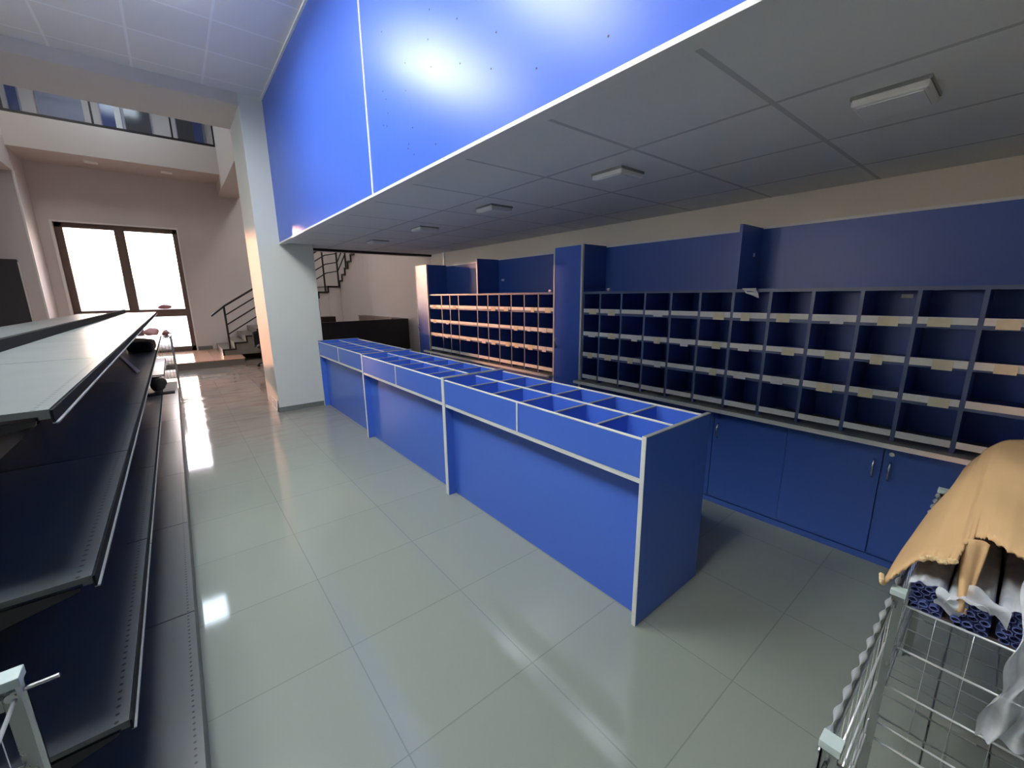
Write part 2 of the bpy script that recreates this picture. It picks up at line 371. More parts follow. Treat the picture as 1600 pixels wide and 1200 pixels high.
# ---- big window
wn = struct(bpy.data.objects.new('window_1', None)); COL.objects.link(wn); wn.location = V(-.48, YF, WZ0); OFF['window_1'] = V(-.48, YF, WZ0)
fy0, fy1 = YF+.03, YF+.09
f = MB(); f.box(WX0, WX0+.085, fy0, fy1, WZ0, WZ1); f.box(WX1-.062, WX1, fy0, fy1, WZ0, WZ1); f.box(WX0, WX1, fy0, fy1, WZ1-.07, WZ1); f.box(WX0, WX1, fy0, fy1, WZ0, WZ0+.085)
f.box(-.545, -.425, fy0-.005, fy1, WZ0, WZ1); f.box(WX0, WX1, fy0-.004, fy1, -.295, -.172)
f.build('window_frame', M_frame, wn, bevel=.006)
for x0, x1, z0, z1 in ((WX0+.085, -.545, -.172, WZ1-.07), (-.425, WX1-.062, -.172, WZ1-.07), (WX0+.085, -.545, WZ0+.085, -.295), (-.425, WX1-.062, WZ0+.085, -.295)):
    MB().box(x0, x1, fy0+.028, fy0+.034, z0, z1).build('window_pane', M_glass, wn)
# upper floor windows above the balcony
for k, (x0, x1, m1, m2) in enumerate(((-1.33, -1.23, M_gpane_b, M_gpane_b), (-1.05, -.62, M_gpane_p, M_gpane_p), (-.42, -.20, M_gpane_b, M_white), (-.16, .14, M_gpane_d, M_gpane_d), (.46, .80, M_gpane_d, M_gpane_b))):
    wn2 = struct(bpy.data.objects.new('window_%d' % (k+2), None)); COL.objects.link(wn2); wn2.location = V(x0, YF, 2.3); OFF[wn2.name] = V(x0, YF, 2.3)
    xm = (x0+x1)/2
    g = MB(); g.box(x0-.012, x0, YF-.03, YF, 2.3, 3.0); g.box(x1, x1+.012, YF-.03, YF, 2.3, 3.0); g.box(x0-.012, x1+.012, YF-.03, YF, 3.0, 3.02)
    g.build('window_frame', M_gpane_p, wn2)
    MB().box(x0, xm+.04, YF-.02, YF-.004, 2.3, 3.0).build('window_pane', m1, wn2)
    MB().box(xm+.04, x1, YF-.02, YF-.004, 2.3, 3.0).build('window_pane', m2, wn2)
# balcony railing
br = thing('balcony_railing', 'black metal railing along the edge of the upper balcony', 'railing', (-.3, 8.37, 2.29))
q = MB(); q.box(-1.33, .868, 8.355, 8.385, 2.295, 2.325); q.build('bottom_rail', M_black, br)
MB().box(-1.33, .868, 8.355, 8.385, 2.86, 2.89).build('top_rail', M_black, br)
for xx in (-1.3, -.495, .345, .85): MB().box(xx, xx+.022, 8.358, 8.382, 2.325, 2.86).build('post', M_black, br)

# ================================================================ LAMPS
LZ = 1.42
lp = thing('pendant_light', 'lit white panel light hanging from the shop ceiling over the shelving, out of the picture', 'ceiling light', (-.15, 2.65, LZ), 'lit panel lights hanging from the shop ceiling')
f = MB(); f.box(-.47, .17, 2.47, 2.48, LZ-.004, LZ+.03); f.box(-.47, .17, 2.81, 2.82, LZ-.004, LZ+.03); f.box(-.47, -.46, 2.48, 2.81, LZ-.004, LZ+.03); f.box(.16, .17, 2.48, 2.81, LZ-.004, LZ+.03)
f.build('frame', M_lampw, lp)
MB().box(-.46, .16, 2.48, 2.81, LZ, LZ+.006).build('diffuser', M_led, lp)
MB().box(-.46, .16, 2.48, 2.81, LZ+.02, LZ+.026).build('uplight_fill', M_ledup, lp)  # upward glow added to brighten the shop ceiling
for xx in (-.45, .15): MB().tube([(xx, 2.645, LZ+.02), (xx, 2.645, ZU)], .003, 6).build('cable', M_silver, lp)
for yy in (1.64, .59): copy_tree(lp, V(-.15, yy, LZ))
hl = thing('hall_light_panel', 'bluish white light panel in the high hall ceiling, reflected in the floor tiles', 'ceiling light', (-.2, 7.9, ZH))
MB().box(-.52, .02, 7.55, 8.25, ZH-.02, ZH).build('frame', M_lampw, hl)
MB().box(-.50, .0, 7.57, 8.23, ZH-.026, ZH-.018).build('diffuser', M_ledh, hl)
hl2 = thing('fill_light_panel', 'added unseen light panel in the hall ceiling near the passage', 'ceiling light', (1.75, 5.9, ZH), 'unseen fill panels added in the hall ceiling')  # unseen panels added to raise the light in hall and passage
MB().box(1.48, 2.02, 5.55, 6.25, ZH-.02, ZH).build('frame', M_lampw, hl2)
MB().box(1.50, 2.0, 5.57, 6.23, ZH-.026, ZH-.018).build('diffuser', M_ledfill, hl2)
copy_tree(hl2, V(2.0, 7.3, ZH), 'added unseen light panel in the hall ceiling above the staircase')
copy_tree(hl2, V(-1.2, 6.6, ZH), 'added unseen light panel in the hall ceiling left of the beam')
lab = ['nearest', 'second nearest', 'third', 'fourth', 'farthest']
fx = thing('surface_light', 'square white switched-off light under the mezzanine ceiling, largest and nearest of the row', 'ceiling light', (1.39, .275, ZC), 'switched-off lights under the mezzanine ceiling')
MB().box(1.322, 1.458, .207, .343, ZC-.024, ZC-.006).build('housing', M_lampw, fx, bevel=.008)
MB().box(1.32, 1.46, .205, .345, ZC-.008, ZC).build('mounting_plate', M_edgeg, fx)
MB().box(1.332, 1.448, .217, .333, ZC-.026, ZC-.023).build('diffuser', M_white, fx)
for k, (xx, yy) in enumerate(((1.388, 1.065), (1.382, 1.845), (1.40, 2.655), (1.40, 3.49))):
    copy_tree(fx, V(xx, yy, ZC), 'square white switched-off light under the mezzanine ceiling, %s in the row counted from the cart' % ('second', 'third', 'fourth', 'last')[k])
for k, xx in enumerate((-.68, .15)):
    ds = MB().box(xx, xx+.14, 8.62, 8.72, 1.885, 1.9).build('balcony_downlight', M_white, org=(xx+.07, 8.67, 1.9))
    tag(ds, 'flat white light under the balcony, %s one over the bright window' % ('left', 'right')[k], 'ceiling light', 'lights under the balcony')

# ================================================================ COUNTERS
ZT = -.389
def counter(label, X0, Y0, Y1):
    t = thing('shop_counter', label, 'counter', (X0+.18, (Y0+Y1)/2, -1), 'blue counters in a row')
    D, T = .372, .0135
    for a in (Y0, Y1-T):
        p = MB().box(X0+.003, X0+D-.003, a, a+T, -1, ZT-.003).build('end_panel', M_blue, t)
        MB().box(X0, X0+.003, a, a+T, -1, ZT).build('front_edging', M_edge, p)
        MB().box(X0+.003, X0+D, a, a+T, ZT-.003, ZT).build('top_edging', M_edgeg, p)
    a, b2 = Y0+T, Y1-T
    MB().box(X0+.046, X0+.057, a, b2, -1, -.519).build('front_panel', M_blue, t)
    MB().box(X0+.012, X0+D-.012, a, b2, -.531, -.519).build('bin_floor', M_blue, t)
    MB().box(X0+.005, X0+.012, a, b2, -.533, -.517).build('shelf_edging', M_edge, t)
    ym = (a+b2)/2; zt = ZT-.010
    for u0, u1 in ((a, ym-.004), (ym+.004, b2)):
        q = MB().box(X0+.004, X0+.014, u0, u1, -.517, zt-.003).build('bin_front', M_blue, t)
        MB().box(X0+.003, X0+.015, u0, u1, zt-.003, zt).build('top_edging', M_edge, q)
    MB().box(X0+.002, X0+.014, ym-.004, ym+.004, -.517, zt).build('joint_strip', M_edge, t)
    q = MB().box(X0+D-.012, X0+D-.001, a, b2, -1, zt-.003).build('back_panel', M_blue, t)
    MB().box(X0+D-.013, X0+D, a, b2, zt-.003, zt).build('top_edging', M_edge, q)
    q = MB().box(X0+.186, X0+.196, a, b2, -.519, zt-.004).build('long_divider', M_blue, t)
    MB().box(X0+.185, X0+.197, a, b2, zt-.004, zt-.001).build('top_edging', M_edge, q)
    for k in range(1, 6):
        y = a+(b2-a)*k/6
        for u0, u1 in ((X0+.014, X0+.186), (X0+.196, X0+D-.012)):
            q = MB().box(u0, u1, y-.0045, y+.0045, -.519, zt-.006).build('cross_divider', M_blue, t)
            MB().box(u0, u1, y-.005, y+.005, zt-.006, zt-.003).build('top_edging', M_edgeg, q)
    return t
counter('nearest blue counter with open bins on top and its dark end panel facing us', .962, .606, 1.731)
counter('middle blue counter with open bins on top, between the two others', .966, 1.735, 2.866)
counter('farthest blue counter with open bins on top, touching the white pillar', .982, 2.870, 4.036)
for k, (y, x, nm) in enumerate(((1.47, 1.27, 'crumpled white paper scrap lying in a bin of the nearest counter'), (1.20, 1.27, 'small white scrap lying in a bin beside the crumpled one'))):
    s = MB().blob((x, y, -.508), (.022, .018, .011), seed=k+3, amp=.25, u=10, v=6).build('paper_scrap', M_white, org=(x, y, -.519)); tag(s, nm, 'paper', 'paper scraps')

# ================================================================ BACK SHELVING
XD = 1.905                               # door plane
def handle(parent, y, z, m=M_chrome):
    pts = [(XD-.002-.018*math.sin(math.pi*i/8), y, z-.035+.07*i/8) for i in range(9)]
    return MB().tube(pts, .0055, 8).build('handle', m, parent, smooth=True)
def lock(parent, y, z):
    return MB().tube([(XD-.001, y, z), (XD-.009, y, z)], .012, 14).build('lock', M_chrome, parent, smooth=False)
def base_cabinet(label, y0, y1, locks=True):
    t = thing('base_cabinet', label, 'cabinet', (2.1, (y0+y1)/2, -1), 'blue base cabinets under the pigeonholes')
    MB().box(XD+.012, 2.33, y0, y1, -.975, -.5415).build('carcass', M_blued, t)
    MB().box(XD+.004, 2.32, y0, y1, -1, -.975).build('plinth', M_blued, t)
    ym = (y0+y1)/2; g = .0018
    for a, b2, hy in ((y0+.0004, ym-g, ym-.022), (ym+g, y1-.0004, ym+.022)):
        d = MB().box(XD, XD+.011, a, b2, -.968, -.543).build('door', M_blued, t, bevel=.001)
        handle(d, hy, -.632)
        if hy < ym and locks: lock(d, hy, -.566)
    return t
cabs = [(-.66, -.06, 'blue base cabinet hidden behind the wire bins at the right edge'), (-.06, .546, 'blue base cabinet whose chrome handles meet left of the cardboard'), (.546, 1.15, 'blue base cabinet directly behind the dark counter end'), (1.15, 1.684, 'blue base cabinet right of the tall middle cabinet, mostly behind the counter'),
        (1.93, 2.5, 'blue base cabinet left of the tall middle cabinet, behind the counter'), (2.5, 3.06, 'blue base cabinet behind the middle counter under the left pigeonholes'), (3.06, 3.62, 'blue base cabinet behind the farthest counter, next to the sunlit tall cabinet')]
for y0, y1, lb in cabs: base_cabinet(lb, y0, y1)
for y0, y1, lb in ((-.66, 1.71, 'long narrow blue worktop with pale edge under the right pigeonholes'), (1.965, 3.70, 'narrow blue worktop with pale edge under the left pigeonholes')):
    t = thing('worktop', lb, 'worktop', (2.0, (y0+y1)/2, -.54))
    MB().box(1.868, 2.335, y0, min(y1, 3.62) if y1 > 3 else min(y1, 1.684), -.540, -.524).build('top_board', M_edgeg, t) if False else None
    a, b2 = (y0, 1.684) if y1 < 2 else (1.93, 3.62)
    q = MB(); q.box(1.872, 2.335, a, b2, -.540, -.524)
    q.box(1.872, XD-.002, b2 if y1 < 2 else b2, y1, -.540, -.524)
    if y1 > 2: pass
    q.build('top_board', M_edgeg, t)
    MB().box(1.868, 1.872, a, y1, -.540, -.523).build('front_edging', M_edge, t)
def tall_cabinet(label, y0, y1):
    t = thing('tall_cabinet', label, 'cabinet', (2.1, (y0+y1)/2, -1), 'tall narrow blue cabinets')
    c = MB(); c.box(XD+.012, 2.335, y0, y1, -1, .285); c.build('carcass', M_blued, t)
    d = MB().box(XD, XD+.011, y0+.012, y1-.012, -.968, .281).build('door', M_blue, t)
    e = MB(); e.box(XD-.002, XD+.012, y0, y0+.012, -1, .285); e.box(XD-.002, XD+.012, y1-.012, y1, -1, .285); e.box(XD+.0, XD+.012, y0, y1, .281, .287)
    e.build('edging', M_edge, t)
    handle(d, y1-.035, -.30); lock(d, y1-.032, -.335)
    return t
tall_cabinet('tall narrow blue cabinet between the two pigeonhole shelves', 1.687, 1.928)
tall_cabinet('tall narrow blue cabinet at the far end, glowing orange from the window', 3.622, 3.858)

ROWS = (.012, -.108, -.238, -.366)
def pigeonholes(label, ya, yb, ds, updiv, seed, labels):
    t = thing('pigeonhole_shelf', label, 'shelf', (2.1, (ya+yb)/2, -.524))
    X0, X1 = 1.915, 2.12
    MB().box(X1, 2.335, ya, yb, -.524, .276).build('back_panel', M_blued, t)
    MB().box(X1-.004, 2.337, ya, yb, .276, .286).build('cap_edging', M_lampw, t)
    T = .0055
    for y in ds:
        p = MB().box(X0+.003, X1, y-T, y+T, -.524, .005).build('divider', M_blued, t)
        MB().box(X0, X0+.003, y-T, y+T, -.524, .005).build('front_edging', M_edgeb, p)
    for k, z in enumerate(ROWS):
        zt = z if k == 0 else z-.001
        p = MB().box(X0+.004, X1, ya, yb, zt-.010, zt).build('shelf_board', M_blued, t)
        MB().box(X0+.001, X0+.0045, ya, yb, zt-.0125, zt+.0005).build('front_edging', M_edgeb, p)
    cells = list(zip(ds[:-1], ds[1:])); rnd = random.Random(seed)
    for k, zt in enumerate((-.086, -.2205, -.3455, -.483)):
        s = MB()
        for a, b2 in cells: s.box(X0-.004, X0, a+T+.001, b2-T-.001, zt-.023+rnd.uniform(-.002, .002), zt)
        s.build('ticket_strip', M_ticket, t)
        for a, b2 in cells:
            wd = rnd.uniform(.032, .055); c = (a+b2)/2+rnd.uniform(-.03, .022); hh = rnd.uniform(.030, .036)
            if k == 3 or rnd.random() < .10: continue
            if not labels and rnd.random() < .25: continue
            MB().box(X0-.0058, X0-.0044, c-wd/2, c+wd/2, zt-hh, zt-.002).build('price_label', M_paper if rnd.random() < .75 else M_white, t)
    for y in updiv:
        p = MB().box(X0-.008, X1, y-.006, y+.006, .012, .280).build('upper_divider', M_blued, t)
        if not labels: MB().box(X0-.011, X0-.008, y-.006, y+.006, .012, .283).build('front_edging', M_edge, p)
    return t
dr = [1.681]+[1.557-.1473*k for k in range(0, 15)]
pigeonholes('large blue pigeonhole shelf with white ticket strips, right of the tall middle cabinet', dr[-1]-.006, 1.686, sorted(dr), (.813,), 3, True)
dl = [1.934, 2.081, 2.226, 2.372, 2.517, 2.661, 2.808, 3.094, 3.236, 3.384, 3.616]
pigeonholes('smaller blue pigeonhole shelf with white ticket strips, left of the tall middle cabinet', 1.929, 3.621, dl, (2.787,), 5, False)
# odds and ends on the upper shelves
sc = MB().grid(lambda u, v: (1.912+.01*math.sin(3*u)-.012*(v < .5), .728+.055*u-.012*v, .016-.042*v*(1-.5*u)), 6, 4).build('paper_scrap', M_white, solid=.002, org=(1.91, .75, .012)); tag(sc, 'torn white paper scrap hanging over the top board beside the upper divider', 'paper', 'paper scraps')
for (x, y, nm) in ((2.0, 1.567, 'tiny white scrap on the top board at the right of the tall middle cabinet'), (2.0, 2.055, 'tiny white scrap on the top board at the left of the tall middle cabinet')):
    s = MB().blob((x, y, .022), (.010, .012, .010), seed=int(y*10), amp=.2, u=8, v=6).build('paper_scrap', M_white, org=(x, y, .012)); tag(s, nm, 'paper', 'paper scraps')
for (x, y, z, nm) in ((2.05, .806, .161, 'small pale sticker on the right upper divider'), (2.118, 2.727, .118, 'small pale sticker on the upper back panel of the left shelf')):
    s = MB().box(x-.012, x+.001, y-.0014, y+.0010, z-.008, z+.008) if y < 1 else MB().box(x-.001, x+.0005, y-.018, y+.018, z-.008, z+.008)
    tag(s.build('sticker', M_white, org=(x, y, z)), nm, 'sticker')
s = MB().box(2.117, 2.1195, .272, .305, -.028, -.014).build('sticker', M_white, org=(2.118, .29, -.02)); tag(s, 'pale sticker on the back of a top pigeonhole near the right edge', 'sticker')

# ================================================================ GONDOLA SHELVING
YS = [.73+.6*k for k in range(9)]
g = thing('gondola_shelving', 'long double-sided grey metal shop shelving with perforated shelves on the left', 'shelving', (-.40, 3.1, -1))
MB().box(-.414, -.386, YS[0], YS[-1], -.98, -.19).build('back_board', M_shelfd, g)
for y in YS: MB().box(-.425, -.375, y-.012 if y > 1 else y, y+.012, -1, -.19).build('upright', M_shelfd, g)
MB().box(-.378, -.362, YS[0], YS[-1], -.19, -.100).build('top_rail', M_darkstrip, g)
def shelf_panel(xf, xb, y0, y1, zt, parent, sgn, m_=None):
    """folded metal shelf; its own origin sits on the front edge so the holes line up"""
    lip = .012
    pr = [(xf, zt), (xf, zt-lip), (xf-sgn*.010, zt-lip), (xf-sgn*.010, zt-.008), (xb, zt-.008), (xb, zt)]
    m = MB().prism(pr, 'y', y0+.0018, y1-.0018)
    bmesh.ops.recalc_face_normals(m.bm, faces=m.bm.faces)
    off = V(xf, y0, zt); bmesh.ops.translate(m.bm, verts=m.bm.verts, vec=-off)
    me = bpy.data.meshes.new('shelf'); m.bm.to_mesh(me); m.bm.free(); me.materials.append(m_ or M_shelf)
    o = bpy.data.objects.new('shelf', me); COL.objects.link(o); o.parent = parent; o.location = off-OFF[parent.name]; OFF[o.name] = off
    return o
for sgn, xs, xb in ((1, -.135, -.361), (-1, -.690, -.380)):
    xbase = -.073 if sgn > 0 else -.742
    for k in range(8):
        a, b2 = YS[k], YS[k+1]
        o = shelf_panel(xbase, xb, a, b2, -.850, g, sgn, M_shelf_shade); o.name = 'base_deck'
        q = MB().box(xbase-sgn*.004, xbase-sgn*.020, a, b2, -1, -.878).build('kick_plate', M_shelfd, g)
        for lv, z in enumerate((-.130, -.360, -.600)):
            if sgn < 0 and lv > 0: continue
            if lv == 2 and k == 5: continue
            o = shelf_panel(xs, xb, a, b2, z, g, sgn, M_shelf if lv == 0 else M_shelf_shade)
            q = MB().prism([(xb, z-.013), (xs-sgn*.012, z-.013), (xs-sgn*.014, z-.018), (xs-sgn*.10, z-.040), (xb, z-.080)], 'y', a+.002, a+.006)
            q.build('bracket', M_shelfd, o)
            MB().box(xs+sgn*.0005, xs+sgn*.003, a+.002, b2-.002, z-.017, z-.0015).build('lip_shade_strip', M_darkstrip, o)  # dark strip: shade on the lip's front face put into colour
            MB().box(xs+sgn*.0005, xs+sgn*.006, a+.002, b2-.002, z-.0185, z-.0168).build('lip_lower_edge', M_edgeg, o)
# things left on the shelving
p = MB().prism([(-.285, 3.83), (-.145, 3.76), (-.132, 4.02), (-.26, 4.25), (-.30, 4.1)], 'z', -.3595, -.287).build('pouch', M_soft, org=(-.21, 4.0, -.36), bevel=.035); tag(p, 'soft black pouch lying on the second shelf from the top', 'bag')
p = MB()
p.prism([(-.338, 3.80), (-.328, 3.83), (-.172, 2.76), (-.184, 2.73)], 'z', -.3595, -.352); tag(p.build('metal_strip', M_silver, org=(-.25, 3.3, -.36), bevel=.001), 'silver metal strip lying across the second shelf', 'metal strip')
p = MB().blob((-.150, 3.62, -.563), (.045, .15, .036), seed=5, amp=.10, u=18, v=10, flat=.85).build('cap', M_soft, org=(-.15, 3.62, -.6), smooth=True); tag(p, 'dark crumpled cap on the third shelf above the dark bar', 'cap')
p = MB().box(-.225, -.066, 3.385, 3.425, -.5995, -.585).build('dark_bar', M_blackm, org=(-.145, 3.405, -.6), bevel=.002); tag(p, 'dark flat bar sticking out over the edge of the third shelf', 'bar')

# ================================================================ FAR HALL
# wire basket with bags
bk = thing('wire_basket', 'tall wire basket with bags on top between the shelving and the window', 'basket', (-.15, 6.5, -1))
X0, X1, Y0, Y1, Z0, Z1 = -.30, -.068, 6.0, 6.7, -1, -.43
for x in (X0, X1):
    for y in (Y0, Y1): MB().box(x-.008, x+.008, y-.008, y+.008, Z0, Z1+.02).build('post', M_galv, bk)
for (ax, c) in (('x', X0), ('x', X1), ('y', Y0), ('y', Y1)):
    q = MB()
    for k in range(9):
        z = -.95+k*.065
        q.tube([(c, Y0, z), (c, Y1, z)] if ax == 'x' else [(X0, c, z), (X1, c, z)], .004, 6)
    for k in range(1, 8):
        tt = k/8
        q.tube([(c, Y0+(Y1-Y0)*tt, -.95), (c, Y0+(Y1-Y0)*tt, Z1)] if ax == 'x' else [(X0+(X1-X0)*tt, c, -.95), (X0+(X1-X0)*tt, c, Z1)], .003, 6)
    q.build('mesh_panel', M_galv, bk)
for z in (-.56, -.72, -.88): MB().box(X0+.004, X1-.004, Y0+.004, Y1-.004, z-.008, z).build('tray', M_white, bk)
MB().box(X0+.002, X1-.002, Y0+.002, Y1-.002, Z1-.002, Z1+.006).build('lid', M_galv, bk)
p = MB().blob((-.225, 6.3, -.376), (.070, .24, .045), seed=21, amp=.12, flat=.9).build('pink_bag', M_pink, org=(-.215, 6.3, -.424), smooth=True); tag(p, 'crumpled pink plastic bag on the wire basket, nearer the shelving', 'bag', 'bags on the wire basket')
p = MB().blob((-.108, 6.35, -.392), (.033, .22, .030), seed=22, amp=.15, flat=.85).build('pink_bag', M_pinkd, org=(-.112, 6.35, -.424), smooth=True); tag(p, 'flat dusty rose bag on the right edge of the wire basket', 'bag', 'bags on the wire basket')
p = MB().blob((-.10, 9.05, -.135), (.085, .05, .036), seed=31, amp=.06, flat=.9).build('rolled_cloth', M_pinkd, org=(-.10, 9.05, -.172), smooth=True); tag(p, 'rolled pink cloth lying on the window crossbar', 'cloth')
# dark board on the pier
bd = thing('dark_board', 'dark grey upright board with a thin metal edge at the far left', 'board', (-1.9, 8.43, -1))
MB().box(-2.5, -1.49, 8.405, 8.44, -1, .525).build('panel', M_dkgrey, bd, bevel=.02)
MB().box(-1.492, -1.482, 8.40, 8.44, -1, .49).build('edge_strip', M_silver, bd)
# staircase: a flight along the far wall, then one along the right wall
st = thing('staircase', 'grey staircase with zigzag black edge rising to the right of the window', 'staircase', (1.3, 8.6, -.893))
ya, yb = 7.9, YF
tr_, ri = .167, .0985
steps = MB(); zz = MB()
x, z = .52, -.893
pts = []
for k in range(11):
    zt = z+ri*(k+1)
    x0 = x+tr_*k; x1 = x0+tr_ if k < 10 else 3.3
    steps.box(x0, x1+.003, ya+.012, yb, zt-.03 if k > 3 else -.893, zt)
    zz.box(x0-.006, x0+.018, ya-.004, ya+.013, zt-ri-.020, zt); zz.box(x0, x1, ya-.004, ya+.013, zt-.022, zt+.002)
# second flight towards us along the right wall
zl = z+ri*11; xa = x+tr_*10+.20
for k in range(9):
    zt = zl+ri*(k+1); y1 = ya-.178*k; y0 = y1-.178
    steps.box(xa+.012, XH, y0-.003, y1, zt-.03, zt)
    zz.box(xa-.004, xa+.013, y1-.024, y1, zt-ri-.024, zt); zz.box(xa-.004, xa+.013, y0, y1, zt-.024, zt+.002)
sl = MB()
for k in range(4, 11):
    x0 = x+tr_*k; sl.box(x0+.002, x0+tr_ if k < 10 else xa+.02, ya+.016, yb-.002, -.893, z+ri*(k+1)-.031)
for k in range(9):
    y1 = ya-.178*k; sl.box(xa+.018, XH-.002, y1-.178, y1-.002, -1, zl+ri*(k+1)-.031)
sl.build('plaster_wall', M_wallhall, st)
steps.build('steps', M_step, st); zz.build('edge_stringer', M_black, st)
rl = MB()
def railline(dz): return [(.44, ya+.006, -.21+dz-.06), (.62, ya+.006, -.125+dz), (x+tr_*10, ya+.006, zl+.66+dz), (xa+.006, ya+.006, zl+.70+dz), (xa+.006, ya-.178*9, zl+.70+ri*9+dz)]
MB().tube(railline(0), .024, 8).build('handrail', M_black, st)
for dz in (-.14, -.29, -.44):
    L = railline(dz); L[0] = (.62, ya+.006, -.125+dz); MB().tube(L[1:], .016, 8).build('rail', M_black, st)
for px, pz in ((.62, -.795), (1.15, -.50), (1.66, -.2), (2.15, .09), (xa, .2)): MB().tube([(px, ya+.006, pz-.02), (px, ya+.006, pz+.67)], .024, 8).build('baluster', M_black, st)
for yy, k in ((7.45, 3), (6.9, 6)): MB().tube([(xa+.006, yy, zl+ri*k-.02), (xa+.006, yy, zl+ri*k+.74)], .024, 8).build('baluster', M_black, st)
# black chair half hidden by the pillar
ch = thing('office_chair', 'black office chair beside the staircase, half hidden by the pillar', 'chair', (1.03, 7.0, -1))
MB().blob((1.03, 7.0, -.70), (.16, .16, .055), seed=2, amp=.03).build('seat', M_soft, ch, smooth=True)
MB().grid(lambda u, v: (.865+.33*u, 7.13+.05*math.sin(math.pi*u)+.02*v, -.70+.22*v-.02*abs(2*u-1)**4), 10, 6).build('backrest', M_soft, ch, smooth=True, solid=.07)
MB().tube([(1.03, 7.0, -.74), (1.03, 7.0, -.93)], .03, 10).build('column', M_black, ch)
for k in range(5):
    a = 2*math.pi*k/5+.4; e = (1.03+.165*math.cos(a), 7.0+.165*math.sin(a))
    q = MB().tube([(1.03, 7.0, -.925), (e[0], e[1], -.955)], [.028, .018], 8).build('leg', M_black, ch)
    MB().blob((e[0], e[1], -.976), (.022, .022, .024), seed=k, amp=0, u=10, v=8).build('castor', M_black, q, smooth=True)
# reception desk and boxes in the passage
dk = thing('reception_desk', 'long black desk front standing behind the farthest counter', 'desk', (1.85, 5.05, -1))
MB().box(1.15, 2.335, 5.0, 5.03, -1, -.283).build('front_board', M_desk, dk, bevel=.003)
MB().box(2.305, 2.335, 5.03, 5.40, -1, -.283).build('side_board', M_desk, dk)
MB().box(1.15, 2.305, 5.03, 5.40, -.40, -.383).build('desk_top', M_desk, dk)
bc = thing('low_cabinet', 'low brown cabinet along the passage wall behind the black desk', 'cabinet', (2.36, 6.1, -1))
MB().box(2.30, 2.400, 5.45, 6.75, -1, -.306).build('body', M_brown, bc, bevel=.004)
MB().box(2.292, 2.404, 5.44, 6.76, -.306, -.294).build('top', M_brown, bc)
for y in (5.75, 6.1, 6.43): MB().box(2.297, 2.2995, y, y+.006, -.95, -.32).build('door_gap', M_black, bc)
p = MB().box(1.20, 1.47, 5.10, 5.25, -.383, -.225).build('storage_box', M_dkbrown, org=(1.33, 5.17, -.383), bevel=.004); tag(p, 'dark brown box on the black desk next to the pillar', 'box', 'dark boxes on the desk')
p = MB().box(1.21, 1.31, 5.12, 5.22, -.225, -.19).build('storage_box', M_dkbrown, org=(1.26, 5.17, -.225), bevel=.003); tag(p, 'small dark box stacked on the dark brown box by the pillar', 'box', 'dark boxes on the desk')
# paper notice at the foot of the pillar
nq = thing('paper_notice', 'white printed paper notice at the foot of the pillar, on its window side', 'notice', (.602, 4.2, -1))
def npt(u, v): return (.597+.006*v, 4.065+.27*u, -.999+.105*v)
MB().grid(npt, 4, 4).build('sheet', M_white, nq, solid=.0015)
for k, (u0, u1, v) in enumerate(((.1, .85, .78), (.1, .7, .62), (.15, .9, .46), (.1, .6, .30))):
    MB().grid(lambda u, w_: (npt(u0+(u1-u0)*u, v)[0]-.0012, npt(u0+(u1-u0)*u, v)[1], npt(0, v)[2]+.006*w_), 1, 1).build('text_line', M_gpane_p, nq)

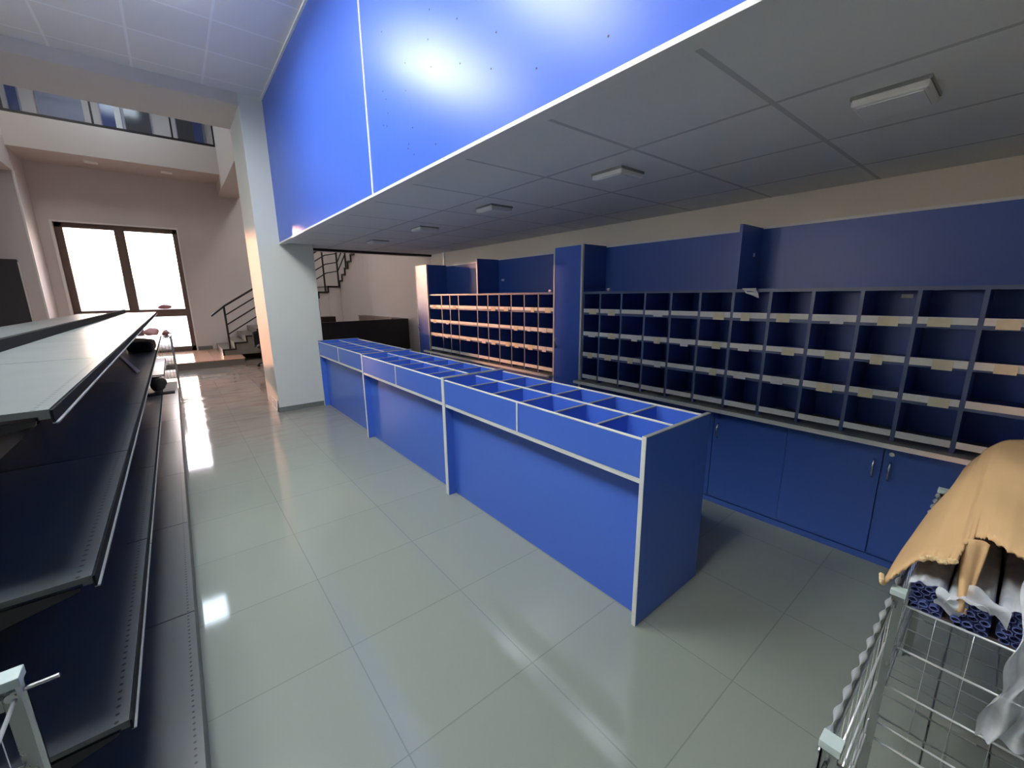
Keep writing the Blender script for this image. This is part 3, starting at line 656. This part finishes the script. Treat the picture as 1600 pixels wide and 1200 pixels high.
# ================================================================ WIRE BINS
def wire_bin(label, X0, X1, Y0, Y1, ztop, mid=None, floor_x=None):
    t = thing('wire_bin', label, 'bin', ((X0+X1)/2, (Y0+Y1)/2, -1), 'galvanised wire bins')
    P = .016; TH = .0022; zb = -.80
    for x, sx in [(X0, 1), (X1, -1)]+([(mid, 1)] if mid else []):
        for y, sy in ((Y0, 1), (Y1, -1)):
            m = MB(); m.box(x, x+sx*P, y, y+sy*TH, -1, ztop-.006); m.box(x, x+sx*TH, y, y+sy*P, -1, ztop-.006)
            po = m.build('post', M_galv, t)
            MB().box(x-sx*.002, x+sx*(P+.002), y-sy*.002, y+sy*(P+.002), ztop-.006, ztop+.004).build('post_cap', M_cap, po, bevel=.001)
            MB().tube([(x+sx*.008, y-sy*.002, ztop-.020), (x+sx*.008, y+sy*.010, ztop-.020)], .008, 10).build('bolt', M_chrome, po)
            MB().tube([(x-sx*.024, y+sy*.008, ztop-.016), (x+sx*.008, y+sy*.008, ztop-.016)], .0035, 8).build('hook', M_chrome, po)
    def panel(a, b2, mesh=True):
        """wire panel between two plan points"""
        q = MB()
        for k in range(5):
            z = ztop-.020-.082*k
            if z < zb: break
            q.tube([(a[0], a[1], z), (b2[0], b2[1], z)], .0030, 6)
        L = math.hypot(b2[0]-a[0], b2[1]-a[1]); c = max(3, int(L/.040))
        for k in range(1, c):
            u = k/c; q.tube([(a[0]+(b2[0]-a[0])*u, a[1]+(b2[1]-a[1])*u, ztop-.020), (a[0]+(b2[0]-a[0])*u, a[1]+(b2[1]-a[1])*u, zb)], .0007, 5)
        q.tube([(a[0], a[1], zb), (b2[0], b2[1], zb)], .004, 6)
        return q.build('mesh_panel', M_wire, t, smooth=True)
    e = .005
    panel((X0+.014, Y1-e), (X1-.014, Y1-e)); panel((X0+.014, Y0+e), (X1-.014, Y0+e)); panel((X0+e, Y0+.014), (X0+e, Y1-.014)); panel((X1-e, Y0+.014), (X1-e, Y1-.014))
    if mid: panel((mid+e, Y0+.014), (mid+e, Y1-.014))
    # top rail of twisted links on the side seen edge-on
    m = MB(); N = int((X1-X0-.03)/.0036)
    pts = [(X0+.016+(X1-X0-.032)*i/N, Y1-.001, ztop-.010) for i in range(N+1)]
    m.tube(pts, [.0042+.0034*math.sin(i*.55) for i in range(N+1)], 8); m.build('twisted_rail', M_wire, t, smooth=True)
    m = MB(); m.box(X0+.016, X1-.016, Y1-.004, Y1-.0025, ztop-.035, ztop-.012); m.build('top_strip', M_galv, t)
    fl = MB(); xs = floor_x if floor_x else X0
    for k in range(1, 9): fl.tube([(xs+(X1-xs)*k/9, Y0, zb), (xs+(X1-xs)*k/9, Y1, zb)], .0025, 6)
    for k in range(1, 7): fl.tube([(xs, Y0+(Y1-Y0)*k/7, zb-.003), (X1, Y0+(Y1-Y0)*k/7, zb-.003)], .0025, 6)
    fl.build('floor_mesh', M_galv, t)
    return t
wire_bin('long galvanised wire bin at the right, carrying the torn cardboard and plastic profiles', .500, 1.462, -.46, .070, -.498, .880, .880)
wire_bin('galvanised wire bin cut off by the bottom left corner', -.47, -.164, .10, .560, -.350)

# plastic profile bundles on the right bin
bd_ = thing('deck_board', 'thin brown board under the bundles of plastic profiles', 'board', (1.17, -.19, -.525))
MB().box(.905, 1.44, -.43, .05, -.5275, -.5225).build('panel', M_brown, bd_)
def tube_mesh():
    m = MB(); w_, h_, L_ = .0062, .0048, .50
    o8 = [(w_*math.cos(a), h_*math.sin(a)) for a in [2*math.pi*i/8+.39 for i in range(8)]]
    A = [[m.bm.verts.new(V(xx, s*p_[0], s*p_[1]-1)) for p_ in o8] for xx in (0, L_) for s in (1, .74)]
    o0, i0, o1, i1 = A
    for i in range(8):
        j = (i+1) % 8
        m.bm.faces.new((o0[i], o0[j], o1[j], o1[i])); m.bm.faces.new((i0[j], i0[i], i1[i], i1[j]))
        m.bm.faces.new((o0[j], o0[i], i0[i], i0[j])); m.bm.faces.new((o1[i], o1[j], i1[j], i1[i]))
    bmesh.ops.recalc_face_normals(m.bm, faces=m.bm.faces)
    me = bpy.data.meshes.new('profile'); m.bm.to_mesh(me); m.bm.free(); me.materials.append(M_prof); return me
TM = tube_mesh(); rnd = random.Random(4)
def bundle(label, y0, y1, x0, rows, film):
    t = thing('profile_bundle', label, 'bundle', (x0+.25, (y0+y1)/2, -.5225), 'bundles of plastic profiles'); o0 = OFF[t.name]
    c = int((y1-y0)/.0128)
    for r in range(rows):
        for k in range(c):
            o = bpy.data.objects.new('profile', TM); COL.objects.link(o); o.parent = t
            o.location = V(x0+rnd.uniform(-.006, .006), y0+.0066+k*.0128+(.003 if r % 2 else -.001), -.5225+.0058+r*.0100)-o0
    if film:
        def fn(u, v):
            a = math.pi*1.0*v
            yy = (y0+y1)/2-(y1-y0)/2*1.06*math.cos(a); z0 = -.5225+.010*rows
            return (x0-.012+.42*u+.004*math.sin(20*v), yy+.0015*math.sin(9*u+14*v), z0-.012+.02*math.sin(a)**.5+.0025*math.sin(11*u+23*v))
        MB().grid(fn, 14, 16).build('film_wrap', M_film, t, smooth=True)
bundle('bundle of bluish plastic profiles nearest the post, with loose film on its end', .010, .052, .896, 5, True)
bundle('bundle of bluish plastic profiles in the middle under the hanging cardboard flap', -.040, .006, .888, 5, True)
bundle('bundle of bluish plastic profiles at the right, under the white film', -.10, -.046, .893, 6, True)
# folded film ends
def flap(u, v): return (.884-.006*math.sin(5*v), .020-.030*u+.002*math.sin(9*v), -.462-.034*v-.012*u+.003*math.sin(7*u))
p = MB().grid(flap, 8, 8).build('plastic_film', M_film, smooth=True, org=(.884, .02, -.46)); tag(p, 'folded strip of clear film over the ends of the left bundle', 'plastic film', 'film on the profiles')
def flap2(u, v): return (.882-.004*math.sin(4*v+u), -.010-.045*u, -.440-.028*v-.022*u*u+.004*math.sin(8*u+2*v))
p = MB().grid(flap2, 10, 8).build('plastic_film', M_film, smooth=True, org=(.882, -.03, -.45)); tag(p, 'crumpled clear film over the middle bundle behind the cardboard flap', 'plastic film', 'film on the profiles')
def drape(u, v):
    yy = -.058-.045*u-.010*math.sin(3*v)*(1-u)+.012*v*(1-u)
    zz_ = -.385-.29*v+.02*u
    return (.872-.010*math.sin(14*u+3*v)-.012*math.sin(5*v)-.016*(v > .2), yy+.004*math.sin(17*v+6*u), zz_)
p = MB().grid(drape, 18, 34).build('plastic_film', M_film, smooth=True, org=(.872, -.07, -.45)); tag(p, 'white crumpled film hanging down the bin at the right edge', 'plastic film', 'film on the profiles')

# torn cardboard over the bundles
cb = thing('cardboard_sheet', 'torn brown cardboard sheet bent over the wire bin at the right', 'cardboard', (1.15, -.05, -.42))
edge = [(.082, .882, -.492), (.066, .888, -.464), (.047, .905, -.437), (.034, .900, -.425), (.020, .893, -.420), (.008, .897, -.412), (.004, .925, -.392), (-.006, .945, -.385), (-.018, .940, -.380), (-.040, .905, -.380), (-.070, .90, -.384), (-.12, .90, -.39), (-.25, .91, -.40)]
back = [(.040, 1.44, -.432), (.034, 1.45, -.418), (.026, 1.46, -.402), (.018, 1.465, -.388), (.010, 1.47, -.376), (.003, 1.475, -.367), (-.004, 1.475, -.360), (-.012, 1.48, -.354), (-.022, 1.485, -.350), (-.042, 1.49, -.346), (-.070, 1.49, -.345), (-.12, 1.49, -.35), (-.25, 1.49, -.37)]
def lerp_list(Lt, t):
    t = t*(len(Lt)-1); i = min(int(t), len(Lt)-2); a, b2 = Lt[i], Lt[i+1]; k = t-i
    return [a[j]+(b2[j]-a[j])*k for j in range(3)]
rj = random.Random(9); jag = [rj.uniform(-.006, .006) for _ in range(200)]
def sheet(u, v):
    a, b2 = lerp_list(edge, v), lerp_list(back, v)
    k = u
    bul = .022*math.sin(math.pi*u)*min(1, max(0, (.09-a[0])/.06))
    j = jag[int(v*96)]*(1-u)**8
    return (a[1]+(b2[1]-a[1])*k+j, a[0]+(b2[0]-a[0])*k+.004*math.sin(5*u)*(v < .3), a[2]+(b2[2]-a[2])*k+bul+.0025*math.sin(14*u+9*v))
MB().grid(sheet, 28, 96).build('main_sheet', M_card, cb, smooth=True, solid=.006)
def tongue(u, v):
    wdt = .028*(1-.72*v)
    return (.935-.055*v-.004*math.sin(6*u), .004-.010*v-wdt*(u-.1), -.390-.10*v+.004*math.sin(3*u))
MB().grid(tongue, 8, 12).build('hanging_flap', M_card, cb, smooth=True, solid=.006)
tr2 = MB()
pts = []
for i in range(0, 25):
    v = .25*i/24; q = sheet(0, .17+v); pts.append((q[0]-.002, q[1], q[2]-.001))
tr2.tube(pts, [.004+.003*abs(math.sin(i*2.1)) for i in range(25)], 6); tr2.build('torn_edge', M_cardd, cb)
pts = [(.884-.008*math.sin(a), .082+.004*a/3, -.492-.006*math.cos(a)+.006) for a in [i*.5 for i in range(9)]]
MB().tube(pts, .006, 6).build('curled_corner', M_cardd, cb)
